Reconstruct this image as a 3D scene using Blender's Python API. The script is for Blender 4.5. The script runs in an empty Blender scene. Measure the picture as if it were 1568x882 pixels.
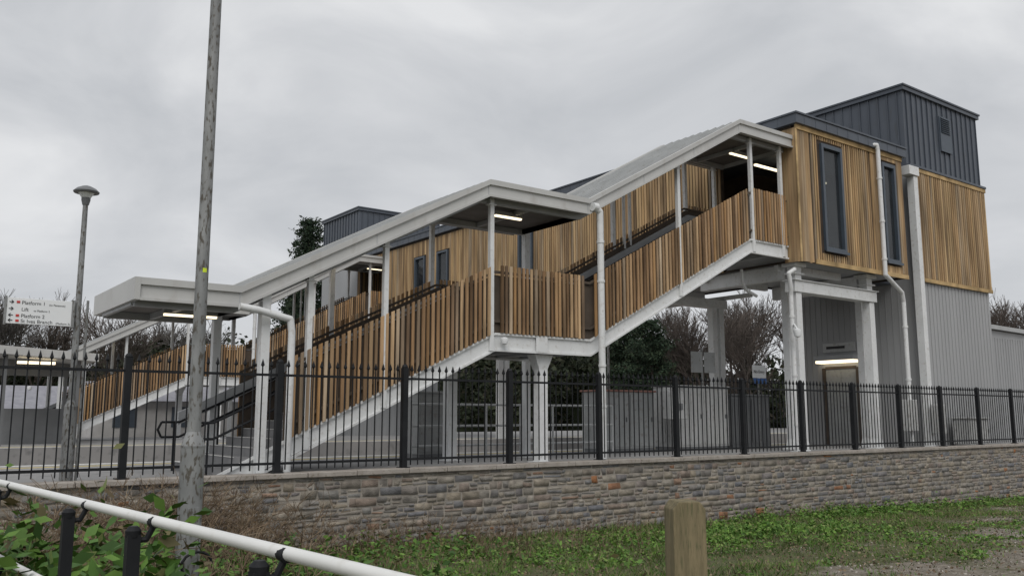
import bpy, math, random
import numpy as np
from mathutils import Vector, Matrix
random.seed(7); rng=np.random.default_rng(7)
D=bpy.data; scene=bpy.context.scene; col=scene.collection

# ------------------------------------------------------------------ materials
def newmat(name):
    m=D.materials.new(name); m.use_nodes=True
    nt=m.node_tree; b=nt.nodes['Principled BSDF']; return m,nt,b
def N(nt,t,**kw):
    n=nt.nodes.new(t)
    for k,v in kw.items(): setattr(n,k,v)
    return n
def ramp(nt,stops,interp='LINEAR'):
    r=N(nt,'ShaderNodeValToRGB'); e=r.color_ramp.elements; r.color_ramp.interpolation=interp
    e[0].position=stops[0][0]; e[0].color=(*stops[0][1],1)
    e[1].position=stops[-1][0]; e[1].color=(*stops[-1][1],1)
    for p,c in stops[1:-1]:
        x=e.new(p); x.color=(*c,1)
    return r
def surf(name,c1,c2,scale=3.0,rough=0.6,metal=0.0,bump=0.0,bscale=40,stretch=(1,1,1),dirt=None,spec=0.5,dlo=.55,dhi=.72):
    m,nt,b=newmat(name)
    tc=N(nt,'ShaderNodeTexCoord'); mp=N(nt,'ShaderNodeMapping'); mp.inputs['Scale'].default_value=stretch
    nt.links.new(tc.outputs['Object'],mp.inputs[0])
    no=N(nt,'ShaderNodeTexNoise'); no.inputs['Scale'].default_value=scale; no.inputs['Detail'].default_value=6
    nt.links.new(mp.outputs[0],no.inputs['Vector'])
    r=ramp(nt,[(0.3,c1),(0.7,c2)]); nt.links.new(no.outputs['Fac'],r.inputs[0])
    out=r.outputs[0]
    if dirt:
        n2=N(nt,'ShaderNodeTexNoise'); n2.inputs['Scale'].default_value=scale*5; n2.inputs['Detail'].default_value=8
        nt.links.new(mp.outputs[0],n2.inputs['Vector'])
        r2=ramp(nt,[(dlo,(0,0,0)),(dhi,(1,1,1))]); nt.links.new(n2.outputs['Fac'],r2.inputs[0])
        mx=N(nt,'ShaderNodeMix',data_type='RGBA'); nt.links.new(r2.outputs[0],mx.inputs['Factor'])
        nt.links.new(out,mx.inputs['A']); mx.inputs['B'].default_value=(*dirt,1); out=mx.outputs['Result']
    nt.links.new(out,b.inputs['Base Color'])
    b.inputs['Roughness'].default_value=rough; b.inputs['Metallic'].default_value=metal
    b.inputs['Specular IOR Level'].default_value=spec
    if bump:
        n3=N(nt,'ShaderNodeTexNoise'); n3.inputs['Scale'].default_value=bscale; n3.inputs['Detail'].default_value=5
        nt.links.new(mp.outputs[0],n3.inputs['Vector'])
        bp=N(nt,'ShaderNodeBump'); bp.inputs['Strength'].default_value=bump; bp.inputs['Distance'].default_value=0.02
        nt.links.new(n3.outputs['Fac'],bp.inputs['Height']); nt.links.new(bp.outputs[0],b.inputs['Normal'])
    return m
def island(name,stops,rough=0.8,scale=4,stretch=(1,1,1),var=0.5,bump=0.3,bscale=30,spec=0.3):
    """colour picked per stone / batten / leaf, modulated by noise"""
    m,nt,b=newmat(name)
    g=N(nt,'ShaderNodeNewGeometry'); r=ramp(nt,stops); nt.links.new(g.outputs['Random Per Island'],r.inputs[0])
    tc=N(nt,'ShaderNodeTexCoord'); mp=N(nt,'ShaderNodeMapping'); mp.inputs['Scale'].default_value=stretch
    nt.links.new(tc.outputs['Object'],mp.inputs[0])
    no=N(nt,'ShaderNodeTexNoise'); no.inputs['Scale'].default_value=scale; no.inputs['Detail'].default_value=7
    nt.links.new(mp.outputs[0],no.inputs['Vector'])
    lo=1-var; hi=1+var*0.6
    r2=ramp(nt,[(0.3,(lo,lo,lo)),(0.7,(hi,hi,hi))]); nt.links.new(no.outputs['Fac'],r2.inputs[0])
    mx=N(nt,'ShaderNodeMix',data_type='RGBA',blend_type='MULTIPLY'); mx.inputs['Factor'].default_value=1
    nt.links.new(r.outputs[0],mx.inputs['A']); nt.links.new(r2.outputs[0],mx.inputs['B'])
    nt.links.new(mx.outputs['Result'],b.inputs['Base Color'])
    b.inputs['Roughness'].default_value=rough; b.inputs['Specular IOR Level'].default_value=spec
    if bump:
        n3=N(nt,'ShaderNodeTexNoise'); n3.inputs['Scale'].default_value=bscale; n3.inputs['Detail'].default_value=5
        nt.links.new(mp.outputs[0],n3.inputs['Vector'])
        bp=N(nt,'ShaderNodeBump'); bp.inputs['Strength'].default_value=bump; bp.inputs['Distance'].default_value=0.02
        nt.links.new(n3.outputs['Fac'],bp.inputs['Height']); nt.links.new(bp.outputs[0],b.inputs['Normal'])
    return m
def emis(name,c,s):
    m,nt,b=newmat(name); b.inputs['Base Color'].default_value=(*c,1)
    b.inputs['Emission Color'].default_value=(*c,1); b.inputs['Emission Strength'].default_value=s; return m

M={}
M['white']=surf('white_painted_steel',(.64,.65,.65),(.72,.73,.73),2,.45,dirt=(.55,.54,.52))
M['fascia']=surf('light_grey_fascia',(.44,.44,.43),(.51,.51,.495),.8,.5,dirt=(.42,.41,.39),stretch=(1,1,.4))
M['greysteel']=surf('mid_grey_steel',(.33,.34,.35),(.42,.43,.44),2,.5)
M['roof']=surf('roof_sheet',(.33,.34,.34),(.41,.42,.42),1.5,.45,dirt=(.31,.31,.30))
M['dark']=surf('dark_zinc',(.058,.069,.088),(.080,.093,.115),1.2,.42,stretch=(1,1,.3),dirt=(.06,.068,.08))
M['panel']=surf('grey_cladding',(.30,.305,.31),(.35,.355,.36),.8,.45,stretch=(1,1,.25))
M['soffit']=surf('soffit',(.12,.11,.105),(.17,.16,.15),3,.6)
M['timber']=island('larch_battens',[(0,(.52,.34,.19)),(.13,(.25,.145,.072)),(.28,(.55,.38,.22)),(.40,(.14,.085,.045)),(.52,(.44,.27,.14)),(.64,(.32,.235,.155)),(.76,(.47,.27,.115)),(.88,(.19,.13,.085)),(1,(.58,.45,.31))],.8,1.1,(5,5,.55),.5,.2,40)
M['timber2']=island('larch_cladding',[(0,(.50,.33,.165)),(.2,(.34,.225,.12)),(.4,(.54,.38,.205)),(.6,(.25,.17,.10)),(.8,(.46,.31,.165)),(1,(.34,.27,.19))],.8,.8,(5,5,.45),.55,.2,40)
M['board']=island('larch_trim',[(0,(.44,.30,.14)),(1,(.52,.37,.19))],.8,1.5,(1,1,1),.55,.2,40)
M['backing']=surf('timber_backing',(.03,.022,.016),(.06,.042,.03),3,.9)
M['sheet']=surf('parapet_sheet',(.055,.042,.032),(.09,.068,.05),2,.8)
M['black']=surf('black_gloss_paint',(.009,.010,.012),(.015,.016,.018),5,.6,spec=.25)
M['galv']=surf('galvanised_steel',(.17,.175,.175),(.29,.295,.295),7,.6,.15,dirt=(.09,.08,.065),stretch=(1,1,.35),dlo=.52,dhi=.62)
M['galvl']=surf('galvanised_light',(.40,.41,.41),(.5,.51,.51),6,.45,.2)
M['mortar']=surf('mortar',(.22,.20,.175),(.37,.335,.29),4,.95,bump=.5)
M['stone']=island('rubble_stone',[(0,(.25,.22,.185)),(.12,(.165,.165,.17)),(.24,(.30,.26,.205)),(.36,(.21,.205,.195)),(.48,(.27,.215,.175)),(.6,(.175,.18,.195)),(.72,(.25,.23,.20)),(.84,(.29,.25,.195)),(.96,(.33,.30,.26)),(.985,(.28,.15,.09)),(1,(.34,.155,.07))],.9,5,(1,1,1.5),.45,.8,40)
M['coping']=surf('concrete_coping',(.27,.24,.21),(.40,.365,.33),3,.9,bump=.4,dirt=(.19,.165,.13))
M['paving']=surf('platform_paving',(.22,.22,.22),(.29,.285,.28),.7,.8,bump=.2,dirt=(.18,.18,.18))
M['yellow']=surf('yellow_paint',(.45,.36,.12),(.55,.46,.2),6,.7,dirt=(.2,.18,.14))
M['edge']=surf('platform_edge_white',(.5,.5,.48),(.62,.62,.6),5,.7)
M['ballast']=surf('ballast',(.15,.12,.10),(.29,.24,.20),9,.95,bump=1,bscale=12)
M['rail']=surf('rusty_rail',(.18,.10,.06),(.26,.2,.16),5,.5,.3)
M['glass']=surf('window_glass',(.03,.034,.04),(.06,.065,.07),1,.05,spec=1.0)
gm=M['glass']; nt=gm.node_tree; pb=nt.nodes['Principled BSDF']; tr=N(nt,'ShaderNodeBsdfTransparent'); tr.inputs[0].default_value=(.75,.8,.82,1); ms=N(nt,'ShaderNodeMixShader'); ms.inputs[0].default_value=.45
nt.links.new(tr.outputs[0],ms.inputs[1]); nt.links.new(pb.outputs[0],ms.inputs[2]); nt.links.new(ms.outputs[0],nt.nodes['Material Output'].inputs['Surface'])
M['frame']=surf('window_frame',(.05,.065,.085),(.065,.083,.105),3,.4)
M['cab_l']=surf('cabinet_light_grey',(.42,.425,.42),(.49,.495,.49),1.5,.5,dirt=(.34,.33,.31))
M['cab_m']=surf('cabinet_mid_grey',(.26,.27,.27),(.33,.34,.34),1.5,.5,dirt=(.22,.21,.2))
M['cab_d']=surf('cabinet_dark_grey',(.12,.125,.13),(.16,.165,.17),1.5,.5)
M['red']=surf('faded_red',(.22,.10,.08),(.3,.15,.12),3,.6)
M['text']=surf('sign_text',(.02,.02,.022),(.03,.03,.032),4,.6)
M['textred']=surf('sign_red',(.5,.03,.03),(.55,.05,.04),4,.6)
M['blue']=surf('sign_blue',(.03,.1,.3),(.04,.13,.36),4,.5)
M['signw']=surf('sign_white',(.74,.76,.77),(.8,.81,.82),2,.4)
M['tag']=surf('yellow_tag',(.6,.75,.02),(.65,.8,.04),4,.5)
M['light']=emis('lamp_tube',(1,.84,.58),2.0)
M['step']=surf('stair_tread',(.16,.16,.165),(.22,.22,.225),4,.7)
M['post_wood']=surf('weathered_post',(.13,.11,.06),(.26,.21,.12),4,.9,bump=.8,bscale=18,stretch=(5,5,.5),dirt=(.08,.09,.04))
M['bark']=surf('bark',(.05,.04,.032),(.09,.075,.06),6,.95)
M['twig']=surf('twigs',(.06,.054,.05),(.10,.092,.084),1,.95)
M['twig2']=surf('twigs_brown',(.07,.058,.05),(.105,.085,.073),1,.95)
M['green']=island('evergreen_leaves',[(0,(.016,.024,.014)),(.4,(.03,.04,.02)),(.75,(.042,.052,.028)),(.92,(.055,.055,.034)),(1,(.068,.06,.042))],.8,.25,(1,1,1),.5,0)
M['conif']=island('conifer_needles',[(0,(.014,.026,.015)),(.6,(.028,.05,.028)),(1,(.05,.07,.035))],.8,.5,(1,1,1),.4,0)
M['leaf']=island('weed_leaves',[(0,(.05,.11,.02)),(.4,(.09,.19,.03)),(.75,(.15,.27,.045)),(1,(.20,.23,.08))],.6,2,(1,1,1),.35,0)
M['leafd']=island('nettle_leaves',[(0,(.04,.09,.02)),(.4,(.08,.17,.03)),(.75,(.15,.27,.05)),(.88,(.15,.14,.06)),(1,(.16,.10,.05))],.6,2,(1,1,1),.45,0)
M['blade']=island('grass_blades',[(0,(.05,.095,.018)),(.3,(.08,.16,.025)),(.52,(.12,.23,.04)),(.7,(.16,.19,.06)),(.84,(.19,.165,.09)),(1,(.29,.24,.15))],.7,.7,(1,1,1),.5,0)
M['dead']=island('dead_stems',[(0,(.10,.07,.045)),(.5,(.17,.12,.08)),(1,(.27,.21,.14))],.9,2,(1,1,1),.3,0)
M['white_rail']=surf('white_handrail_coating',(.68,.68,.66),(.77,.77,.75),2,.35,dirt=(.6,.59,.55),dlo=.6,dhi=.8)
M['housew']=surf('render_wall',(.4,.39,.38),(.5,.49,.48),2,.8)
M['houser']=surf('slate_roof',(.22,.22,.25),(.3,.3,.33),3,.7)
M['gravel']=island('gravel_stones',[(0,(.2,.18,.15)),(.5,(.33,.30,.26)),(1,(.45,.42,.38))],.9,3,(1,1,1),.3,0)

# ground material : grass base / bare gravel, driven by a real ground attribute
m,nt,b=newmat('ground_soil_and_grass'); M['ground']=m
tc=N(nt,'ShaderNodeTexCoord'); at=N(nt,'ShaderNodeAttribute',attribute_name='bare')
n2=N(nt,'ShaderNodeTexNoise'); n2.inputs['Scale'].default_value=9; n2.inputs['Detail'].default_value=10; n2.inputs['Roughness'].default_value=.7
n1=N(nt,'ShaderNodeTexNoise'); n1.inputs['Scale'].default_value=2.2; n1.inputs['Detail'].default_value=8; n1.inputs['Roughness'].default_value=.7
n3=N(nt,'ShaderNodeTexVoronoi'); n3.inputs['Scale'].default_value=34
for n in (n1,n2,n3): nt.links.new(tc.outputs['Object'],n.inputs['Vector'])
g=ramp(nt,[(.3,(.045,.05,.02)),(.5,(.085,.09,.035)),(.7,(.14,.125,.065))]); nt.links.new(n2.outputs['Fac'],g.inputs[0])
s_=ramp(nt,[(.3,(.12,.10,.075)),(.5,(.23,.20,.16)),(.7,(.38,.345,.30))]); nt.links.new(n2.outputs['Fac'],s_.inputs[0])
vr=ramp(nt,[(0,(1.25,1.22,1.2)),(.35,(.75,.74,.72))]); nt.links.new(n3.outputs['Distance'],vr.inputs[0])
mu=N(nt,'ShaderNodeMix',data_type='RGBA',blend_type='MULTIPLY'); mu.inputs['Factor'].default_value=.7; nt.links.new(s_.outputs[0],mu.inputs['A']); nt.links.new(vr.outputs[0],mu.inputs['B'])
ad=N(nt,'ShaderNodeMath',operation='ADD'); nt.links.new(at.outputs['Fac'],ad.inputs[0]); nt.links.new(n1.outputs['Fac'],ad.inputs[1])
k=ramp(nt,[(.80,(0,0,0)),(1.0,(1,1,1))]); nt.links.new(ad.outputs[0],k.inputs[0])
mx=N(nt,'ShaderNodeMix',data_type='RGBA'); nt.links.new(k.outputs[0],mx.inputs['Factor']); nt.links.new(g.outputs[0],mx.inputs['A']); nt.links.new(mu.outputs['Result'],mx.inputs['B'])
nt.links.new(mx.outputs['Result'],b.inputs['Base Color']); b.inputs['Roughness'].default_value=.95
bp=N(nt,'ShaderNodeBump'); bp.inputs['Strength'].default_value=.9; bp.inputs['Distance'].default_value=.04
nt.links.new(n2.outputs['Fac'],bp.inputs['Height']); nt.links.new(bp.outputs[0],b.inputs['Normal'])

# ------------------------------------------------------------------ mesh builder
def empty(name):
    o=D.objects.new(name,None); col.objects.link(o); return o
class MB:
    def __init__(s): s.v=[]; s.f=[]
    def hexa(s,p):
        i=len(s.v); s.v+= [tuple(q) for q in p]
        s.f+=[(i,i+3,i+2,i+1),(i+4,i+5,i+6,i+7),(i,i+1,i+5,i+4),(i+1,i+2,i+6,i+5),(i+2,i+3,i+7,i+6),(i+3,i,i+4,i+7)]
    def box(s,x0,x1,y0,y1,z0,z1):
        s.hexa([(x0,y0,z0),(x1,y0,z0),(x1,y1,z0),(x0,y1,z0),(x0,y0,z1),(x1,y0,z1),(x1,y1,z1),(x0,y1,z1)])
    def slab(s,xa,xb,y0,y1,za,zb,t):
        s.hexa([(xa,y0,za-t),(xb,y0,zb-t),(xb,y1,zb-t),(xa,y1,za-t),(xa,y0,za),(xb,y0,zb),(xb,y1,zb),(xa,y1,za)])
    def beam(s,p0,p1,w,h,up=(0,0,1)):
        p0=Vector(p0);p1=Vector(p1);d=(p1-p0).normalized();u=Vector(up)
        sd=d.cross(u)
        if sd.length<1e-4: sd=d.cross(Vector((1,0,0)))
        sd.normalize(); u=sd.cross(d).normalized()
        a=sd*w/2; b_=u*h/2
        s.hexa([p0-a-b_,p0+a-b_,p1+a-b_,p1-a-b_,p0-a+b_,p0+a+b_,p1+a+b_,p1-a+b_])
    def cyl(s,p0,p1,r0,r1=None,n=12,caps=True):
        r1=r0 if r1 is None else r1
        p0=Vector(p0);p1=Vector(p1);d=(p1-p0).normalized()
        a=d.cross(Vector((0,0,1)))
        if a.length<1e-3: a=Vector((1,0,0))
        a.normalize(); b_=d.cross(a)
        i=len(s.v)
        for p,r in ((p0,r0),(p1,r1)):
            for k in range(n):
                t=2*math.pi*k/n; s.v.append(tuple(p+a*math.cos(t)*r+b_*math.sin(t)*r))
        for k in range(n):
            k2=(k+1)%n; s.f.append((i+k,i+k2,i+n+k2,i+n+k))
        if caps:
            s.f.append(tuple(i+k for k in reversed(range(n)))); s.f.append(tuple(i+n+k for k in range(n)))
    def tube(s,pts,r,n=10):
        for a,b_ in zip(pts[:-1],pts[1:]): s.cyl(a,b_,r,r,n)
        for p in pts[1:-1]: s.ball(p,r,8,6)
    def lathe(s,c,prof,n=20):
        i=len(s.v);c=Vector(c)
        for r,z in prof:
            for k in range(n):
                t=2*math.pi*k/n; s.v.append((c.x+r*math.cos(t),c.y+r*math.sin(t),c.z+z))
        for j in range(len(prof)-1):
            for k in range(n):
                k2=(k+1)%n; s.f.append((i+j*n+k,i+j*n+k2,i+(j+1)*n+k2,i+(j+1)*n+k))
        s.f.append(tuple(i+k for k in reversed(range(n)))); q=i+(len(prof)-1)*n; s.f.append(tuple(q+k for k in range(n)))
    def ball(s,c,r,n=10,m_=7):
        s.lathe(c,[(max(r*math.sin(math.pi*j/m_),1e-4),-r*math.cos(math.pi*j/m_)) for j in range(m_+1)],n)
    def extr(s,poly,y0,y1):
        i=len(s.v);n=len(poly)
        s.v+=[(x,y0,z) for x,z in poly]+[(x,y1,z) for x,z in poly]
        for k in range(n):
            k2=(k+1)%n; s.f.append((i+k,i+k2,i+n+k2,i+n+k))
        s.f.append(tuple(i+k for k in reversed(range(n)))); s.f.append(tuple(i+n+k for k in range(n)))
    def build(s,name,mat,parent=None,smooth=False,bevel=0):
        me=D.meshes.new(name); me.from_pydata(s.v,[],s.f); me.materials.append(M[mat]); me.update()
        if smooth:
            me.polygons.foreach_set('use_smooth',[True]*len(me.polygons))
            try: me.set_sharp_from_angle(angle=math.radians(40))
            except Exception: pass
        o=D.objects.new(name,me); col.objects.link(o)
        if parent: o.parent=parent
        if bevel:
            bv=o.modifiers.new('bevel','BEVEL'); bv.width=bevel; bv.segments=2; bv.limit_method='ANGLE'
        return o
def np_mesh(name,V,F,mat,parent=None):
    V=np.asarray(V,dtype=np.float32);F=np.asarray(F,dtype=np.int32)
    me=D.meshes.new(name); k=F.shape[1]
    me.vertices.add(len(V)); me.vertices.foreach_set('co',V.ravel())
    me.loops.add(F.size); me.loops.foreach_set('vertex_index',F.ravel())
    me.polygons.add(len(F)); me.polygons.foreach_set('loop_start',np.arange(0,F.size,k,dtype=np.int32))
    try: me.polygons.foreach_set('loop_total',np.full(len(F),k,dtype=np.int32))
    except Exception: pass
    me.update(calc_edges=True); me.materials.append(M[mat])
    o=D.objects.new(name,me); col.objects.link(o)
    if parent: o.parent=parent
    return o
def leafquads(C,size,asp=.6,flat=0.0):
    n=len(C); u=rng.normal(size=(n,3)); w=rng.normal(size=(n,3))
    if flat: u[:,2]*=(1-flat); w[:,2]*=(1-flat)
    u/=np.linalg.norm(u,axis=1)[:,None]; w-=u*(u*w).sum(1)[:,None]; w/=np.linalg.norm(w,axis=1)[:,None]
    s_=(size*rng.uniform(.5,1.4,n))[:,None]
    V=np.stack([C-u*s_,C-w*s_*asp,C+u*s_,C+w*s_*asp],1).reshape(-1,3)
    return V,np.arange(4*n).reshape(-1,4)

# ------------------------------------------------------------------ ground
def fbm(x,y):
    return (np.sin(x*.9+1.3*np.sin(y*.7))+np.sin(y*1.1+x*.35+2)+.7*np.sin(x*2.3-y*1.9)+.5*np.sin(x*4.1+y*3.3))/3.2
def bare(x,y):
    b_=np.clip((5.9+(x-10)*.38-y)/2.6,-1,1)*.42+.46*fbm(x*1.4,y*1.9)
    b_=np.where(x<8,b_-.25,b_)
    return np.clip(b_+.33-.20*np.exp(-((y-12.0)/2.4)**2),0,1)
def gz(x,y):
    xx=np.clip(x,-12,46); yy=np.clip(y,-8,14.8)
    z=-1.3-.062*yy-.02*xx + .035*np.sin(x*1.3+y*.7)*np.cos(y*1.1-.4*x)+.012*np.sin(x*5+y*3)*np.sin(y*6-x*2)
    return np.where(np.asarray(y)>15.2, -2.25, z)
xs=np.concatenate([np.linspace(-700,-20,8),np.arange(-16,60,.25),np.linspace(64,900,14)])
ys=np.concatenate([np.linspace(-500,-12,7),np.arange(-8,14.9,.25),[15.0,15.25],np.linspace(17,900,16)])
XX,YY=np.meshgrid(xs,ys); ZZ=gz(XX,YY)
V=np.stack([XX,YY,ZZ],-1).reshape(-1,3); nx=len(xs); ny=len(ys)
I=np.arange(nx*ny).reshape(ny,nx); F=np.stack([I[:-1,:-1],I[:-1,1:],I[1:,1:],I[1:,:-1]],-1).reshape(-1,4)
go=np_mesh('ground',V,F,'ground')
av=go.data.attributes.new('bare','FLOAT','POINT'); av.data.foreach_set('value',bare(XX,YY).ravel().astype(np.float32))
go.data.polygons.foreach_set('use_smooth',[True]*len(go.data.polygons))

# ------------------------------------------------------------------ platforms, tracks
PZ=-1.1
def platform(y0,y1,edges):
    e=empty('station_platform')
    b=MB(); b.box(-60,140,y0,y1,-2.2,PZ); b.build('deck','paving',e)
    for y,sg in edges:
        b=MB(); b.box(-60,140,min(y,y+sg*.35),max(y,y+sg*.35),PZ,PZ+.006); b.build('coping','edge',e)
        b=MB(); b.box(-60,140,min(y+sg*.9,y+sg*1.15),max(y+sg*.9,y+sg*1.15),PZ,PZ+.006); b.build('warning_line','yellow',e)
platform(15.11,22.6,[(22.6,-1)])
platform(35.2,52,[(35.2,1)])
b=MB(); b.box(-80,160,22.6,35.2,-2.2,-1.95); b.build('track_ballast','ballast')
for yc in (24.6,28.3,32.6):
    e=empty('railway_track'); b=MB()
    for sgn in (-.75,.75):
        b.box(-80,160,yc+sgn-.035,yc+sgn+.035,-1.8,-1.66)
    b.build('rails','rail',e)
    b=MB(); x=-40
    while x<90: b.box(x,x+.26,yc-1.3,yc+1.3,-1.96,-1.8); x+=.7
    b.build('sleepers','coping',e)

# ------------------------------------------------------------------ stone wall
wall=empty('stone_wall')
b=MB(); b.box(-14,62,14.80,15.1,-3.5,-1.075); b.build('mortar_core','mortar',wall)
V=[];F=[]
z=-3.3
while z<-1.09:
    h=random.uniform(.12,.21); h=min(h,-1.08-z)
    if h<.04: break
    x=-12+random.uniform(0,.3)
    while x<50:
        w=random.uniform(.15,.5)*(1.0 if random.random()<.75 else .6)
        parts=[(z,z+h)]
        if h>.13 and random.random()<.4: t=random.uniform(.35,.65); parts=[(z,z+h*t),(z+h*t,z+h)]
        for z0,z1 in parts:
            subs=[(x,x+w)]
            if len(parts)==2 and w>.25 and random.random()<.6: t=random.uniform(.3,.7); subs=[(x,x+w*t),(x+w*t,x+w)]
            for xa,xb in subs:
                g_=.010; j=lambda a: random.uniform(-a,a)
                pr=random.uniform(.004,.028)
                x0=xa+g_;x1=xb-g_;zz0=z0+g_;zz1=z1-g_
                c=[(x0+j(.02),zz0+j(.013)),(x1+j(.02),zz0+j(.013)),(x1+j(.02),zz1+j(.013)),(x0+j(.02),zz1+j(.013))]
                i=len(V); cx=(x0+x1)/2; cz=(zz0+zz1)/2
                for (a_,c_) in c: V.append((a_,14.81,c_))
                for (a_,c_) in c:
                    V.append((a_+math.copysign(.010,cx-a_),14.80-pr+j(.007),c_+math.copysign(.010,cz-c_)))
                F+=[(i+4,i+5,i+6,i+7),(i,i+1,i+5,i+4),(i+1,i+2,i+6,i+5),(i+2,i+3,i+7,i+6),(i+3,i,i+4,i+7)]
        x+=w
    z+=h
np_mesh('stones',V,F,'stone',wall)
b=MB(); x=-14
while x<62:
    L=random.uniform(.8,1.2); b.box(x,x+L-.012,14.72+random.uniform(-.008,.008),15.15,-1.07,-.98+random.uniform(-.006,.006)); x+=L
b.build('coping_stones','coping',wall,bevel=.012)

# ------------------------------------------------------------------ fence
fence=empty('metal_fence'); b=MB(); fr=MB()
Yf=14.98
xp=[11.1+2.54*k for k in range(-10,17)]
for x in xp:
    fr.box(x-.055,x+.055,Yf-.055,Yf+.055,-1.0,.93)
    fr.lathe((x,Yf,.93),[(.058,0),(.062,.02),(.045,.055),(.015,.075)],10)
    fr.box(x-.1,x+.1,Yf-.1,Yf+.1,-.985,-.965)
for x0,x1 in zip(xp[:-1],xp[1:]):
    for z in (-.82,.72): b.box(x0+.05,x1-.05,Yf-.02,Yf+.02,z-.022,z+.022)
    n=16
    for k in range(1,n):
        x=x0+(x1-x0)*k/n
        b.box(x-.0095,x+.0095,Yf-.0095,Yf+.0095,-.93,.86)
        i=len(b.v)
        for (r,zz) in ((.0095,.86),(.026,.89),(.001,1.0)):
            b.v+=[(x-r,Yf-r,zz),(x+r,Yf-r,zz),(x+r,Yf+r,zz),(x-r,Yf+r,zz)]
        for q in (0,4):
            for t in range(4): b.f.append((i+q+t,i+q+(t+1)%4,i+q+4+(t+1)%4,i+q+4+t))
b.build('pickets','black',fence); fr.build('posts','black',fence)

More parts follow.
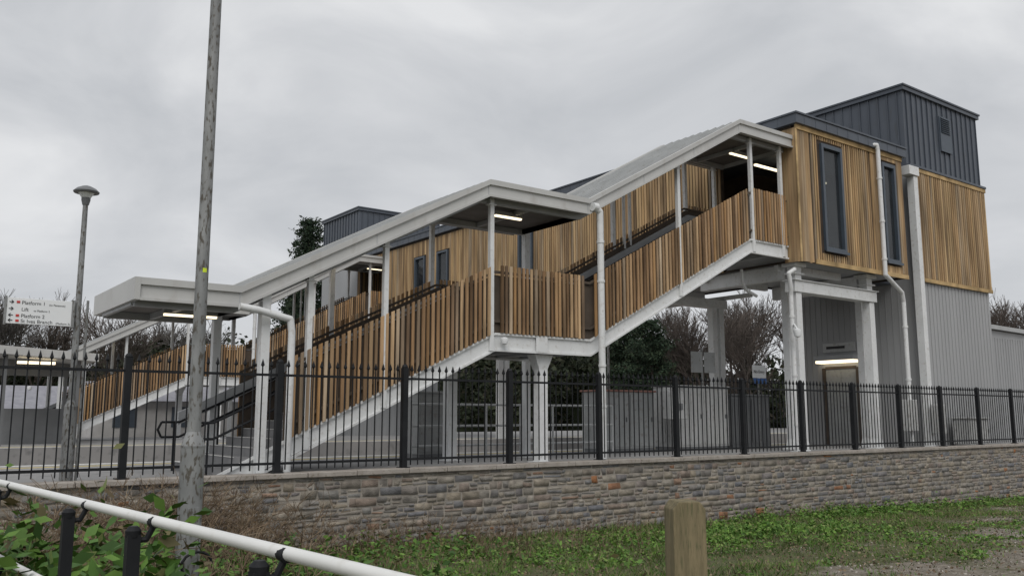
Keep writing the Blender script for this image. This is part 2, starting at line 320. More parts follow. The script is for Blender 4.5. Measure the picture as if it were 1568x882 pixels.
# ------------------------------------------------------------------ covered staircase
def battens(b,xa,xb,za,zb,h,y,sp=.125,w=.068,t=.035):
    n=int((xb-xa)/sp)
    for k in range(n):
        x=xa+sp*k+ (sp-w)/2+random.uniform(-.006,.006) ; ww=w*random.uniform(.82,1.15)
        f0=(x-xa)/(xb-xa); z0=za+(zb-za)*f0; z1=za+(zb-za)*(x+ww-xa)/(xb-xa)
        j=random.uniform(-.01,.01); jt=random.uniform(-.007,.007); ty=random.uniform(-.006,.004)
        b.hexa([(x,y+ty,z0+j),(x+ww,y+ty,z1+j),(x+ww,y+t,z1+j),(x,y+t,z0+j),(x,y+ty,z0+h+jt),(x+ww,y+ty,z1+h+jt),(x+ww,y+t,z1+h+jt),(x,y+t,z0+h+jt)])
def staircase(ox,oy):
    e=empty('covered_staircase')
    o=lambda x:x+ox
    y0=16.4+oy; y1=18.9+oy
    P=[(5.4,PZ),(11.7,1.9),(14.65,1.9),(21.1,5.25),(22.95,5.25)]
    P=[(o(x),z) for x,z in P]
    segs=list(zip(P[:-1],P[1:]))
    b=MB()
    for yy in (y0,y1):
        top=P; bot=[(x,z-.42) for x,z in P]; bot[0]=(P[0][0]+.75,PZ)
        b.extr(top+bot[::-1],yy,yy+.06)
        for (xa,za),(xb,zb) in segs:
            b.slab(xa,xb,yy-.05,yy-.001,za+.0,zb,.05)
            if za>PZ: b.slab(xa,xb,yy-.05,yy-.001,za-.375,zb-.375,.05)
            else: b.slab(xa+.75,xb,yy-.05,yy-.001,za-.02,zb-.375,.05)
    b.build('stringers','white',e)
    b=MB()
    for (xa,za),(xb,zb),n in ((P[0],P[1],18),(P[2],P[3],20)):
        up=[];dx=(xb-xa)/n;dz=(zb-za)/n
        for k in range(n): up+=[(xa+dx*k,za+dz*k),(xa+dx*k,za+dz*(k+1))]
        up.append((xb,zb)); b.extr(up+[(xb,zb-.22),(xa+.3,za-.02)],y0+.062,y1-.002)
    for k in (1,3):
        (xa,za),(xb,zb)=P[k],P[k+1]; b.box(xa+.002,xb-.002,y0+.062,y1-.002,za-.2,za-.002)
    b.build('steps_and_landings','step',e)
    b=MB()
    for k in (1,3):
        (xa,za),(xb,zb)=P[k],P[k+1]
        x=xa+.3
        while x<xb-.1: b.box(x-.05,x+.05,y0+.07,y1-.01,za-.38,za-.202); x+=.8
    b.build('landing_joists','greysteel',e)
    b=MB()
    for (xa,za),(xb,zb),n in ((P[0],P[1],18),(P[2],P[3],20)):
        dx=(xb-xa)/n;dz=(zb-za)/n
        for k in range(n): b.box(xa+dx*k-.012,xa+dx*k+.05,y0+.1,y1-.05,za+dz*(k+1)+.001,za+dz*(k+1)+.012)
    b.build('step_nosings','edge',e)
    b=MB()
    xs0=o(6.7); zs0=P[0][1]+(P[1][1]-P[0][1])*(6.7-5.4)/(6.3)
    for yy in (y0-.09,y1+.09):
        battens(b,xs0,P[1][0],zs0,P[1][1],1.58,yy); battens(b,P[1][0]+.12,P[2][0]-.1,1.9,1.9,1.58,yy)
        battens(b,P[2][0]+.1,P[3][0],1.9+.05,5.25,1.58,yy); battens(b,P[3][0]+.15,P[4][0]-.02,5.25,5.25,1.58,yy)
    b.build('timber_battens','timber',e)
    b=MB()
    for yy in (y0-.045,y1+.05):
        for (xa,za),(xb,zb) in ((( xs0,zs0),P[1]),(P[1],P[2]),(P[2],P[3]),(P[3],P[4])):
            for hh in (.3,1.45): b.slab(xa,xb,yy-.008,yy+.03,za+hh,zb+hh,.06)
    b.build('screen_rails','sheet',e)
    b=MB()
    for yy,hh in ((y0+.005,1.35),(y1-.02,1.35)):
        b.extr([(xs0,zs0+.02),P[1],P[2],P[3],P[4],(P[4][0],P[4][1]+hh),(P[3][0],P[3][1]+hh),(P[2][0],P[2][1]+hh),(P[1][0],P[1][1]+hh),(xs0,zs0+hh)],yy,yy+.012)
    b.build('screen_backing','sheet',e)
    b=MB()
    for (xa,za),(xb,zb) in ((P[0],P[1]),(P[1],P[2]),(P[2],P[3]),(P[3],P[4])):
        b.slab(xa,xb,y1-.12,y1-.03,za+1.18,zb+1.18,.26)
    b.build('inner_capping','greysteel',e)
    b=MB()
    for yy in (y0+.13,y1-.2):
        for hh in (.68,.98):
            pts=[(P[0][0]-.35,yy,PZ+hh),(P[0][0],yy,PZ+hh)]+[(x,yy,z+hh) for x,z in P[1:]]
            b.tube(pts,.024,8)
        b.tube([(P[0][0]-.35,yy,PZ+.68),(P[0][0]-.42,yy,PZ+.83),(P[0][0]-.35,yy,PZ+.98)],.024,8)
        b.cyl((P[0][0]-.1,yy,PZ),(P[0][0]-.1,yy,PZ+.98),.022)
        b.cyl((P[0][0]+.8,yy,PZ+.3),(P[0][0]+.8,yy,PZ+1.36),.022)
    b.build('handrails','black',e,True)
    R=[(3.85,2.38),(5.65,2.38),(11.35,5.38),(14.4,5.38),(20.45,8.72),(23.0,8.72)]
    R=[(o(x),z) for x,z in R]; ry0=16.1+oy; ry1=19.25+oy
    off=lambda d:[(x,z+d) for x,z in R]
    b=MB(); b.extr(off(-.02)+off(-.26)[::-1],ry0+.1,ry1-.1)
    for (xa,za),(xb,zb) in zip(R[:-1],R[1:]):
        y=ry0+.3
        while y<ry1-.15: b.slab(xa,xb,y-.012,y+.012,za+.035,zb+.035,.055); y+=.3
    b.build('roof_sheeting','roof',e)
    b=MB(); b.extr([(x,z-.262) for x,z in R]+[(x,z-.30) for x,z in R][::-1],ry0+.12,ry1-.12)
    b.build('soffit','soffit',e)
    b=MB()
    for ya,yb,s1 in ((ry0,ry0+.098,-1),(ry1-.098,ry1,1)):
        b.extr(off(.03)+off(-.36)[::-1],ya,yb)
        yy0,yy1=(ya-.05,ya-.001) if s1<0 else (yb+.001,yb+.05)
        b.extr(off(.035)+off(-.09)[::-1],yy0,yy1)
        b.extr(off(-.32)+off(-.37)[::-1],yy0,yy1)
    b.box(R[0][0]-.1,R[0][0]-.002,ry0-.05,ry1+.05,R[0][1]-.362,R[0][1]+.036)
    b.build('roof_fascia','fascia',e)
    b=MB()
    for (xa,za),(xb,zb) in zip(R[:-1],R[1:]):
        n=max(1,int((xb-xa)/1.9))
        for k in range(1,n+1):
            f=k/n; x=xa+(xb-xa)*f-.02; z=za+(zb-za)*f
            b.box(x-.008,x+.008,ry0-.006,ry0-.001,z-.32,z-.09)
    b.build('fascia_joints','greysteel',e)
    b=MB()
    for yy in (y0+.02,y1-.1):
        b.extr([(x,z-.302) for x,z in R]+[(x,z-.44) for x,z in R][::-1],yy,yy+.1)
    for (xa,za),(xb,zb) in zip(R[:-1],R[1:]):
        n=max(2,int((xb-xa)/1.4))
        for k in range(n+1):
            f=k/n; x=xa+(xb-xa)*f; z=za+(zb-za)*f
            b.box(x-.04,x+.04,y0+.125,y1-.105,z-.42,z-.305)
    b.build('roof_steelwork','greysteel',e)
    def rz(x):
        for (xa,za),(xb,zb) in zip(R[:-1],R[1:]):
            if xa<=x<=xb: return za+(zb-za)*(x-xa)/(xb-xa)-.37
        return R[-1][1]-.37
    def fz(x):
        for (xa,za),(xb,zb) in segs:
            if xa<=x<=xb: return za+(zb-za)*(x-xa)/(xb-xa)
        return PZ
    b=MB()
    for x,full in ((6.2,1),(7.15,0),(8.85,0),(11.6,0),(14.72,2),(18.0,0),(21.25,0),(22.7,0)):
        for yy in (y0,y1):
            if full==2 and yy==y0: continue
            w=.085 if full else .055
            z0=PZ if full else fz(o(x))-.38
            yc=yy-.12 if yy==y0 else yy+.2
            if not full: yc=yy-.02 if yy==y0 else yy+.12
            b.box(o(x)-w,o(x)+w,yc-w,yc+w,z0,rz(o(x))+.05)
            if full: b.box(o(x)-.18,o(x)+.18,yc-.18,yc+.18,PZ,PZ+.025)
            b.box(o(x)-.11,o(x)+.11,yc-.075,yc+.075,rz(o(x))-.12,rz(o(x))-.1)
    for x in (18.35,18.6): b.box(o(x)-.035,o(x)+.035,y1-.03,y1+.05,fz(o(x))+1.2,rz(o(x))+.02)
    for x in (12.0,13.3):
        for yy in (y0+.3,y1-.2):
            if (x==12.0)==(yy<y0+1): continue
            b.box(o(x)-.13,o(x)+.13,yy-.13,yy+.13,PZ,1.35)
            b.hexa([(o(x)-.13,yy-.13,1.12),(o(x)+.13,yy-.13,1.12),(o(x)+.13,yy+.13,1.12),(o(x)-.13,yy+.13,1.12),(o(x)-.28,yy-.16,1.47),(o(x)+.28,yy-.16,1.47),(o(x)+.28,yy+.16,1.47),(o(x)-.28,yy+.16,1.47)])
            b.box(o(x)-.22,o(x)+.22,yy-.22,yy+.22,PZ,PZ+.03)
    b.box(o(12.9),o(13.25),y0-.06,y0-.052,1.5,1.86)
    b.build('columns','white',e,bevel=.008)
    b=MB()
    yy=ry0-.1
    b.tube([(o(5.6),yy,2.02),(o(5.95),yy,1.98),(o(6.62),yy+.05,1.85),(o(6.66),yy+.05,1.6),(o(6.66),yy+.05,PZ)],.07,12)
    b.tube([(o(14.5),yy,5.2),(o(14.7),yy-.0,5.1),(o(14.72),yy+.02,4.8),(o(14.72),yy+.02,PZ)],.085,14)
    b.cyl((o(14.45),yy,5.2),(o(14.6),yy,5.2),.11)
    for z in (4.3,3.3,1.2,.2): b.cyl((o(14.72),yy+.02,z),(o(14.72),yy+.02,z+.06),.1)
    b.build('drainpipes','white',e,True)
    b=MB(); h=MB()
    for xa,xb,z,yy in ((4.6,5.6,1.94,17.3),(12.3,13.1,4.92,17.2),(21.6,22.5,8.26,17.4)):
        b.box(o(xa),o(xb),yy+oy-.04,yy+oy+.04,z-.04,z); h.box(o(xa)-.02,o(xb)+.02,yy+oy-.07,yy+oy+.07,z+.001,z+.1)
    for xa,xb in ((7.4,9.0),(9.8,11.0),(15.6,17.0),(18.6,20.0)):
        za=rz(o(xa))-.1; zb=rz(o(xb))-.1
        b.slab(o(xa),o(xb),y1-.35,y1-.27,za,zb,.03)
    b.build('light_tubes','light',e); h.build('light_housings','greysteel',e)
    b=MB()
    for x,z in ((11.9,1.72),(5.0,1.2)):
        b.lathe((o(x),y0-.15,z),[(.001,-.1),(.07,-.07),(.09,0),(.09,.05),(.03,.08)],12); b.box(o(x)-.03,o(x)+.03,y0-.15,y0-.052,z+.03,z+.07)
    b.build('cctv_domes','signw',e,True)
    return e
staircase(0,0); staircase(1.0,26.6)

# ------------------------------------------------------------------ bridge
br=empty('covered_footbridge')
BX0,BX1,BX2=23.0,26.6,29.1; BY0,BY1=15.95,46.0; ZB,ZT=4.75,9.1
b=MB(); b.box(BX0+.1,BX1,BY0+.12,BY1,ZB+.05,5.2); b.box(BX1+.002,BX2-.1,BY0+.12,20.5,ZB+.05,5.2); b.build('deck','greysteel',br)
def wall_y(b,y0,y1,xa,xb,z0,z1,holes):
    xs=[xa]
    for h0,h1,_,_ in holes: xs+=[h0,h1]
    xs.append(xb)
    for i in range(0,len(xs),2): b.box(xs[i],xs[i+1],y0,y1,z0,z1)
    for h0,h1,a_,c_ in holes: b.box(h0+.001,h1-.001,y0,y1,z0,a_); b.box(h0+.001,h1-.001,y0,y1,c_,z1)
def wall_x(b,x0,x1,ya,yb,z0,z1,holes):
    ys=[ya]
    for h0,h1,_,_ in holes: ys+=[h0,h1]
    ys.append(yb)
    for i in range(0,len(ys),2): b.box(x0,x1,ys[i],ys[i+1],z0,z1)
    for h0,h1,a_,c_ in holes:
        if a_>z0: b.box(x0,x1,h0+.001,h1-.001,z0,a_)
        b.box(x0,x1,h0+.001,h1-.001,c_,z1)
nh=[(24.3,25.45,5.2,8.72),(27.85,28.7,5.2,8.72)]
lh=[(16.5,18.95,4.8,8.35),(29.4,30.4,5.5,8.2),(36.2,37.2,5.5,8.2),(38.4,39.4,5.5,8.2),(43.1,45.6,4.8,8.35)]
b=MB(); wall_y(b,BY0+.04,BY0+.16,BX0+.08,BX2,ZB,ZT,nh); wall_x(b,BX0+.04,BX0+.14,BY0+.17,BY1,ZB,ZT,lh)
b.box(BX1,BX1+.1,20.51,BY1,ZB,ZT); b.box(BX2,BX2+.1,BY0+.06,20.5,ZB,ZT)
b.box(BX1+.101,BX2-.001,20.4,20.5,ZB,ZT)
b.build('wall_backing','backing',br)
b=MB()
def vbat_y(b,xa,xb,y,z0,z1,sp,w,holes,t=.035):
    x=xa
    while x<xb-w*.5:
        hs=[h for h in holes if x+w>h[0]-.09 and x<h[1]+.09]
        if hs:
            h=hs[0]
            if h[2]-z0>.15: b.box(x,x+w,y-t,y,z0,h[2]-.1)
            if z1-h[3]>.15: b.box(x,x+w,y-t,y,h[3]+.1,z1)
        else: b.box(x,x+w*random.uniform(.9,1.08),y-t+random.uniform(-.004,.004),y,z0+random.uniform(-.015,.015),z1)
        x+=sp
def vbat_x(b,ya,yb,x,z0,z1,sp,w,holes,t=.035):
    y=ya
    while y<yb:
        hs=[h for h in holes if y+w>h[0]-.05 and y<h[1]+.05]
        if hs:
            h=hs[0]
            if h[2]-z0>.15: b.box(x-t,x,y,y+w,z0,h[2]-.05)
            if z1-h[3]>.1: b.box(x-t,x,y,y+w,h[3]+.05,z1)
        else: b.box(x-t,x,y,y+w*random.uniform(.9,1.08),z0+random.uniform(-.015,.015),z1)
        y+=sp
vbat_y(b,BX0,23.75,BY0+.04,ZB-.02,ZT-.15,.118,.112,[])
vbat_y(b,23.8,27.2,BY0+.04,ZB+.12,ZT-.15,.125,.062,nh)
vbat_y(b,27.2,BX2+.1,BY0+.04,ZB+.12,ZT-.15,.118,.105,nh)
vbat_x(b,BY0+.01,16.45,BX0+.04,ZB-.02,ZT-.1,.118,.112,[])
vbat_x(b,19.0,BY1,BX0+.04,ZB,ZT-.1,.14,.09,lh)
b.build('larch_cladding','timber2',br)
b=MB()
b.box(BX0+.02,BX2+.1,BY0-.03,BY0+.038,ZT-.148,ZT); b.box(23.8,27.3,BY0-.015,BY0+.038,ZB-.03,ZB+.115)
b.box(27.32,BX2+.1,BY0-.015,BY0+.038,ZB-.03,ZB+.115)
b.box(BX0-.02,BX0+.06,BY0-.02,BY0+.006,ZB-.04,ZT-.15)
b.build('trim_boards','board',br)
b=MB()
b.box(BX0-.12,BX2+.2,BY0-.14,20.6,ZT+.001,ZT+.3); b.box(BX0-.12,BX1+.2,20.602,BY1+.1,ZT+.001,ZT+.3)
b.box(BX0-.16,BX2+.24,BY0-.18,20.5,ZT+.301,ZT+.36); b.box(BX0-.16,BX1+.24,20.502,BY1+.1,ZT+.301,ZT+.36)
y=16.5
while y<45: b.box(BX0-.13,BX0-.121,y,y+.02,ZT+.0,ZT+.3); y+=.6
x=23.3
while x<29: b.box(x,x+.02,BY0-.149,BY0-.141,ZT+.0,ZT+.3); x+=.6
b.box(26.0,30.3,18.0,20.4,ZT+.361,10.1)
b.build('roof_edge','dark',br,bevel=.01)
b=MB(); g=MB()
for x0,x1,z0,z1 in nh:
    for a_,c_,d_,e_ in ((x0,x0+.11,z0,z1),(x1-.11,x1,z0,z1),(x0+.111,x1-.111,z1-.13,z1),(x0+.111,x1-.111,z0,z0+.12)):
        b.box(a_,c_,BY0-.05,BY0+.17,d_,e_)
    b.box(x0-.06,x1+.06,BY0-.1,BY0-.052,z0-.05,z0+.03)
    g.box(x0+.12,x1-.12,BY0+.06,BY0+.08,z0+.12,z1-.13)
for y0,y1,z0,z1 in lh[1:4]:
    for a_,c_,d_,e_ in ((y0,y0+.09,z0,z1),(y1-.09,y1,z0,z1),(y0+.09,y1-.09,z1-.1,z1),(y0+.09,y1-.09,z0,z0+.1)):
        b.box(BX0-.04,BX0+.16,a_,c_,d_,e_)
    g.box(BX0+.07,BX0+.09,y0+.09,y1-.09,z0+.1,z1-.1)
b.build('window_frames','frame',br); g.build('window_glass','glass',br)
b=MB()
for y in range(17,45,4): b.box(24.6,24.72,y,y+1.4,ZT-.12,ZT-.06)
for y in (17.2,18.7): b.box(24.6,26.2,y,y+.1,ZT-.42,ZT-.36); b.box(27.6,28.8,y,y+.1,ZT-.42,ZT-.36)
b.build('ceiling_lights','light',br)
b=MB()
def column(x,y,w,z1):
    b.box(x-w,x+w,y-w,y+w,PZ,z1); b.box(x-w-.12,x+w+.12,y-w-.12,y+w+.12,PZ,PZ+.04)
    b.hexa([(x-w-.1,y-w,PZ+.041),(x+w+.1,y-w,PZ+.041),(x+w+.1,y+w,PZ+.041),(x-w-.1,y+w,PZ+.041),(x-w,y-w+.001,PZ+.35),(x+w,y-w+.001,PZ+.35),(x+w,y+w-.001,PZ+.35),(x-w,y+w-.001,PZ+.35)])
column(23.45,16.55,.14,3.84); column(27.55,16.55,.14,3.84)
column(25.15,18.1,.13,ZB); column(28.6,17.5,.13,ZB)
b.box(23.2,27.8,16.36,16.74,3.845,4.2); b.box(23.15,27.85,16.3,16.8,4.201,4.23)
for x in (23.45,27.45):
    b.box(x-.16,x+.16,16.4,16.7,4.231,ZB-.1); b.box(x-.3,x+.3,16.3,16.8,ZB-.1,ZB+.02); b.box(x-.26,x+.26,16.34,16.76,4.4,4.45)
    b.box(x-.12,x+.12,16.8,20.3,4.3,ZB)
for y in range(17,45,3): b.box(BX0+.15,BX1,y-.08,y+.08,ZB-.2,ZB+.048)
for xx in (BX0+.1,BX1-.1): b.box(xx-.08,xx+.08,20.6,45.5,ZB-.35,ZB-.201)
for y in (22,35.8):
    for x in (BX0+2.9,BX1-.3): b.box(x-.13,x+.13,y-.13,y+.13,-2,ZB-.36)
    b.box(BX0,BX1,y-.17,y+.17,ZB-.7,ZB-.36)
b.box(30.05,30.32,15.98,16.25,PZ,8.6); b.box(29.7,30.36,15.93,16.3,8.62,8.95); b.box(29.9,30.5,15.85,16.4,PZ,PZ+.04)
b.build('steel_supports','white',br,bevel=.01)
b=MB()
b.tube([(27.05,15.95,9.2),(27.4,15.8,9.2),(27.45,15.8,9.0),(27.45,15.8,4.7),(28.6,15.9,4.2),(28.75,15.95,3.9),(28.75,15.95,-.9)],.075,12)
b.tube([(23.0,16.2,4.5),(22.75,16.25,4.35),(22.9,16.3,3.9),(22.95,16.35,3.7),(22.95,16.35,PZ)],.07,12)
for z in (8,6.5,5.2): b.cyl((27.45,15.8,z),(27.45,15.8,z+.07),.095)
for z in (3,1.2,-.3): b.cyl((28.75,15.95,z),(28.75,15.95,z+.07),.095); b.cyl((22.95,16.35,z),(22.95,16.35,z+.07),.09)
b.tube([(22.2,17.6,4.6),(22.2,17.6,4.2),(22.4,17.6,3.95),(22.9,17.6,3.8)],.05,8)
b.build('drainpipes','white',br,True)
b=MB(); b.lathe((22.7,16.0,2.5),[(.001,-.16),(.09,-.12),(.12,0),(.12,.08),(.05,.12)],14); b.tube([(22.7,16.0,2.6),(22.7,16.1,2.75),(22.95,16.3,2.75)],.03,8)
b.build('cctv_dome','signw',br,True)

# ------------------------------------------------------------------ lift towers
def tower(ox,oy,detail=True):
    e=empty('lift_tower'); X0,X1,Y0,Y1=30.4+ox,36.0+ox,16.4+oy,21.3+oy
    b=MB(); b.box(X0,X1,Y0,Y1,PZ,9.1)
    x=X0+.15
    while x<X1: b.box(x,x+.03,Y0-.018,Y0-.001,PZ,4.85); x+=.25
    y=Y0+.15
    while y<Y1:
        z0=PZ
        if detail and 18.6+oy<y<20.35+oy: z0=2.9
        b.box(X0-.018,X0-.001,y,y+.03,z0,4.72); y+=.25
    b.build('grey_cladding','panel',e)
    b=MB(); b.box(X0+.5,X1+.08,Y0-.07,Y0-.031,4.87,9.08); b.box(X0,X0+.49,Y0-.06,Y0-.031,4.87,9.08)
    b.box(X1+.001,X1+.07,Y0-.03,Y1,4.87,9.08); b.build('timber_backing','backing',e)
    b=MB(); vbat_y(b,X0+.5,X1+.1,Y0-.07,4.98,8.95,.15,.085,[]); vbat_y(b,X0+.0,X0+.5,Y0-.06,4.9,9.05,.12,.11,[])
    y=Y0
    while y<Y1: b.box(X1+.07,X1+.105,y,y+.085,4.9,9.05); y+=.15
    b.build('larch_battens','timber2',e)
    b=MB(); b.box(X0+.5,X1+.14,Y0-.13,Y0-.071,8.955,9.1); b.box(X0+.5,X1+.14,Y0-.12,Y0-.071,4.84,4.975); b.build('trim_boards','board',e)
    b=MB(); b.box(X0-.04,X1+.16,Y0-.16,Y1+.1,9.11,9.2); b.box(X0+.0,X1+.02,Y0-.0,Y1,9.2,12.1)
    x=X0+.2
    while x<X1: b.box(x,x+.03,Y0-.045,Y0-.001,9.2,12.05); x+=.38
    y=Y0+.2
    while y<Y1: b.box(X0-.045,X0-.001,y,y+.03,9.2,12.05); y+=.38
    b.box(X0-.1,X1+.12,Y0-.1,Y1+.1,12.05,12.2); b.box(X0-.14,X1+.16,Y0-.14,Y1+.14,12.201,12.27)
    b.build('zinc_cladding','dark',e,bevel=.006)
    b=MB(); b.box(X0+2.5,X0+3.35,Y0-.09,Y0-.046,10.15,11.55)
    z=10.9
    while z<11.5: b.hexa([(X0+2.58,Y0-.13,z),(X0+3.27,Y0-.13,z),(X0+3.27,Y0-.092,z+.05),(X0+2.58,Y0-.092,z+.05),(X0+2.58,Y0-.13,z+.01),(X0+3.27,Y0-.13,z+.01),(X0+3.27,Y0-.092,z+.06),(X0+2.58,Y0-.092,z+.06)]); z+=.08
    b.build('louvre','frame',e)
    if detail:
        b=MB(); b.box(X0-.06,X0-.002,18.75,18.9,PZ,1.85); b.box(X0-.06,X0-.002,20.2,20.35,PZ,1.85); b.box(X0-.06,X0-.002,18.9,20.2,1.8,1.9)
        b.build('lift_door_frame','sheet',e)
        b=MB(); b.box(X0-.03,X0-.002,18.901,19.54,PZ,1.799); b.box(X0-.03,X0-.002,19.55,20.199,PZ,1.799); b.build('lift_doors','cab_m',e)
        b=MB(); b.box(X0-.5,X0-.002,18.7,20.4,2.12,2.3); b.build('door_canopy','greysteel',e)
        b=MB(); b.box(X0-.46,X0-.06,18.75,20.35,2.02,2.118); b.build('door_light','light',e)
        b=MB(); b.box(X0-.07,X0-.035,18.85,20.25,2.45,2.8); b.build('lift_sign','cab_l',e)
        b=MB(); b.box(X0-.08,X0-.071,19.3,20.1,2.58,2.68); b.build('lift_sign_text','text',e)
        b=MB(); b.box(28.3,28.9,15.75,16.1,-.5,.55); b.box(29.95,30.4,15.6,15.9,-.6,.4); b.build('meter_boxes','cab_l',e,bevel=.02)
        b=MB(); b.box(29.21,X0-.05,17.2,20.4,ZB+.05,9.4); b.build('lobby_link','dark',e)
    return e
tower(0,0)
tower(-7.4,29.6,False)
e=empty('equipment_building'); b=MB(); b.extr([(36.15,PZ),(75,PZ),(75,3.3),(36.15,3.9)],18.6,26)
x=36.3
while x<60: b.box(x,x+.03,18.58,18.599,PZ,3.5); x+=.25
b.build('walls','panel',e); b=MB(); b.extr([(36.1,3.93),(76,3.33),(76,3.5),(36.1,4.12)],18.4,26.2); b.build('roof','roof',e)

# ------------------------------------------------------------------ platform furniture
def cabinet(x0,x1,y0,y1,h,mat,ribs=0,lid=None,n_doors=2):
    e=empty('equipment_cabinet'); b=MB(); b.box(x0,x1,y0,y1,PZ+.1,PZ+h)
    w=(x1-x0)/n_doors
    for k in range(n_doors): b.box(x0+w*k+.03,x0+w*(k+1)-.03,y0-.025,y0-.001,PZ+.16,PZ+h-.08)
    if ribs:
        x=x0+.1
        while x<x1-.1: b.box(x,x+.03,y0-.045,y0-.026,PZ+.2,PZ+h-.12); x+=.16
        y=y0+.1
        while y<y1-.05: b.box(x0-.025,x0-.001,y,y+.03,PZ+.2,PZ+h-.12); y+=.16
    b.build('body',mat,e,bevel=.015)
    b=MB(); b.box(x0-.05,x1+.05,y0-.07,y1+.05,PZ+h+.001,PZ+h+.06); b.build('lid',lid or mat,e,bevel=.015)
    b=MB(); b.box(x0+.02,x1-.02,y0+.02,y1-.02,PZ,PZ+.099)
    for k in range(n_doors): b.box(x0+w*(k+.85)-.015,x0+w*(k+.85)+.015,y0-.06,y0-.026,PZ+h*.5,PZ+h*.5+.14)
    b.build('plinth_and_handles','cab_d',e)
cabinet(18.4,20.6,20,21,1.85,'cab_m',0,'red')
cabinet(21.6,24.1,19.9,21,2.05,'cab_l',1)
cabinet(24.4,26.5,20,21,1.8,'cab_d',1)
cabinet(12.0,12.9,20.2,20.9,1.7,'cab_m',0,None,1)
cabinet(31.8,33.2,15.5,16.1,1.0,'cab_l',0,None,2)
e=empty('help_point'); b=MB(); b.box(20.95,21.05,19.45,19.55,PZ,.1); b.hexa([(20.6,19.3,-.1),(21.4,19.3,-.1),(21.4,19.7,-.1),(20.6,19.7,-.1),(20.7,19.35,.75),(21.3,19.35,.75),(21.3,19.7,.95),(20.7,19.7,.95)]); b.build('body','cab_l',e,bevel=.03)
b=MB(); b.box(20.85,21.15,19.27,19.299,.2,.4); b.build('panel','cab_d',e)
def post_sign(name,px,y,rects,zt,mat='cab_m'):
    e=empty(name); b=MB(); b.cyl((px,y,PZ),(px,y,zt),.035); b.build('pole','galv',e,True)
    b=MB()
    for x0,x1,z0,z1 in rects: b.box(x0,x1,y-.06,y-.04,z0,z1)
    b.build('plates',mat,e,bevel=.004)
    return e
post_sign('platform_sign',22.95,20.0,[(22.35,22.9,1.45,2.15),(23.0,23.55,1.45,2.15)],2.3)
e=post_sign('no_entry_sign',25.9,20.0,[(25.55,26.3,1.35,1.8)],1.9,'signw')
b=MB(); b.box(25.55,26.3,19.93,19.938,1.15,1.34); b.build('lower_plate','blue',e)
def text(s,size,loc,parent,mat='text',name='text'):
    cu=D.curves.new('t','FONT'); cu.body=s; cu.size=size; cu.extrude=.001; o=D.objects.new(name,cu); col.objects.link(o); o.parent=parent
    o.location=loc; o.rotation_euler=(math.pi/2,0,0); cu.materials.append(M[mat])
text('No Entry',.16,(25.6,19.93,1.52),e)
e=empty('cctv_pole'); b=MB(); b.cyl((20.5,22,PZ),(20.5,22,4.2),.05,.04); b.tube([(20.5,22,4.0),(20.2,22,4.1),(20.1,22,3.95)],.03); b.ball((20.1,22,3.85),.13); b.build('mast','galv',e,True)
e=empty('platform_railing'); b=MB()
for z in (.3,-.25,-.75): b.cyl((11.3,19.4,z),(18.2,19.4,z),.03,.03,8)
x=11.3
while x<18.3: b.cyl((x,19.4,PZ),(x,19.4,.3),.03,.03,8); x+=1.15
b.build('rails','galvl',e,True)
e=empty('waiting_shelter'); b=MB()
for x in (4.4,6.9):
    for y in (37.5,40): b.box(x-.06,x+.06,y-.06,y+.06,PZ,2.3)
b.box(4.3,7.0,39.9,40,PZ,.3); b.box(4.3,7.0,39.9,40,1.6,2.3); b.build('frame','cab_d',e)
b=MB(); b.extr([(3.9,2.6),(7.5,2.4),(7.5,2.1),(3.9,2.3)],37,40.5); b.build('canopy','fascia',e)
b=MB(); b.box(4.9,6.2,38.3,38.5,2.0,2.1); b.build('light','light',e)
e=empty('platform_building'); b=MB(); b.box(10,18,50,56,PZ,.8); b.build('walls','housew',e)
b=MB(); v=[(9.6,49.6,.8),(18.4,49.6,.8),(18.4,56.4,.8),(9.6,56.4,.8)]; b.hexa(v+[(10.2,52.5,1.9),(17.8,52.5,1.9),(17.8,53.5,1.9),(10.2,53.5,1.9)]); b.build('roof','houser',e)
b=MB()
for x in range(11,17,3): b.box(x,x+1.2,49.97,49.999,-.6,.5)
b.build('windows','frame',e)
e=empty('distant_house'); b=MB(); b.box(-4,14,60,66,-2.3,.2); b.build('walls','housew',e)
b=MB(); b.hexa([(-4.4,59.6,.2),(14.4,59.6,.2),(14.4,66.4,.2),(-4.4,66.4,.2),(-3.4,62.6,1.9),(13.4,62.6,1.9),(13.4,63.4,1.9),(-3.4,63.4,1.9)]); b.build('roof','houser',e)
e=empty('street_lamp'); b=MB(); lx,ly=2.76,15.4
b.cyl((lx,ly,PZ),(lx,ly,.15),.1,.1,16); b.cyl((lx,ly,.15),(lx,ly,.25),.1,.055,16); b.cyl((lx,ly,.25),(lx,ly,3.45),.055,.04,16); b.build('column','galv',e,True)
b=MB(); b.lathe((lx,ly,3.42),[(.05,0),(.07,.08),(.07,.12)],16); b.lathe((lx,ly,3.62),[(.19,0),(.2,.02),(.15,.07),(.07,.11),(.02,.125)],24); b.build('lamp_cap','cab_d',e,True)
b=MB(); b.lathe((lx,ly,3.54),[(.07,0),(.12,.078)],16); b.build('diffuser','signw',e,True)
e=empty('direction_sign'); b=MB(); b.box(1.75,2.66,15.33,15.36,1.41,1.81); b.build('panel','signw',e,bevel=.004)
b=MB(); b.box(1.72,1.749,15.32,15.37,1.39,1.83); b.box(2.661,2.7,15.32,15.38,1.39,1.83); b.cyl((2.9,15.4,PZ),(2.9,15.4,1.85),.02,.02,8); b.build('frame','galv',e)
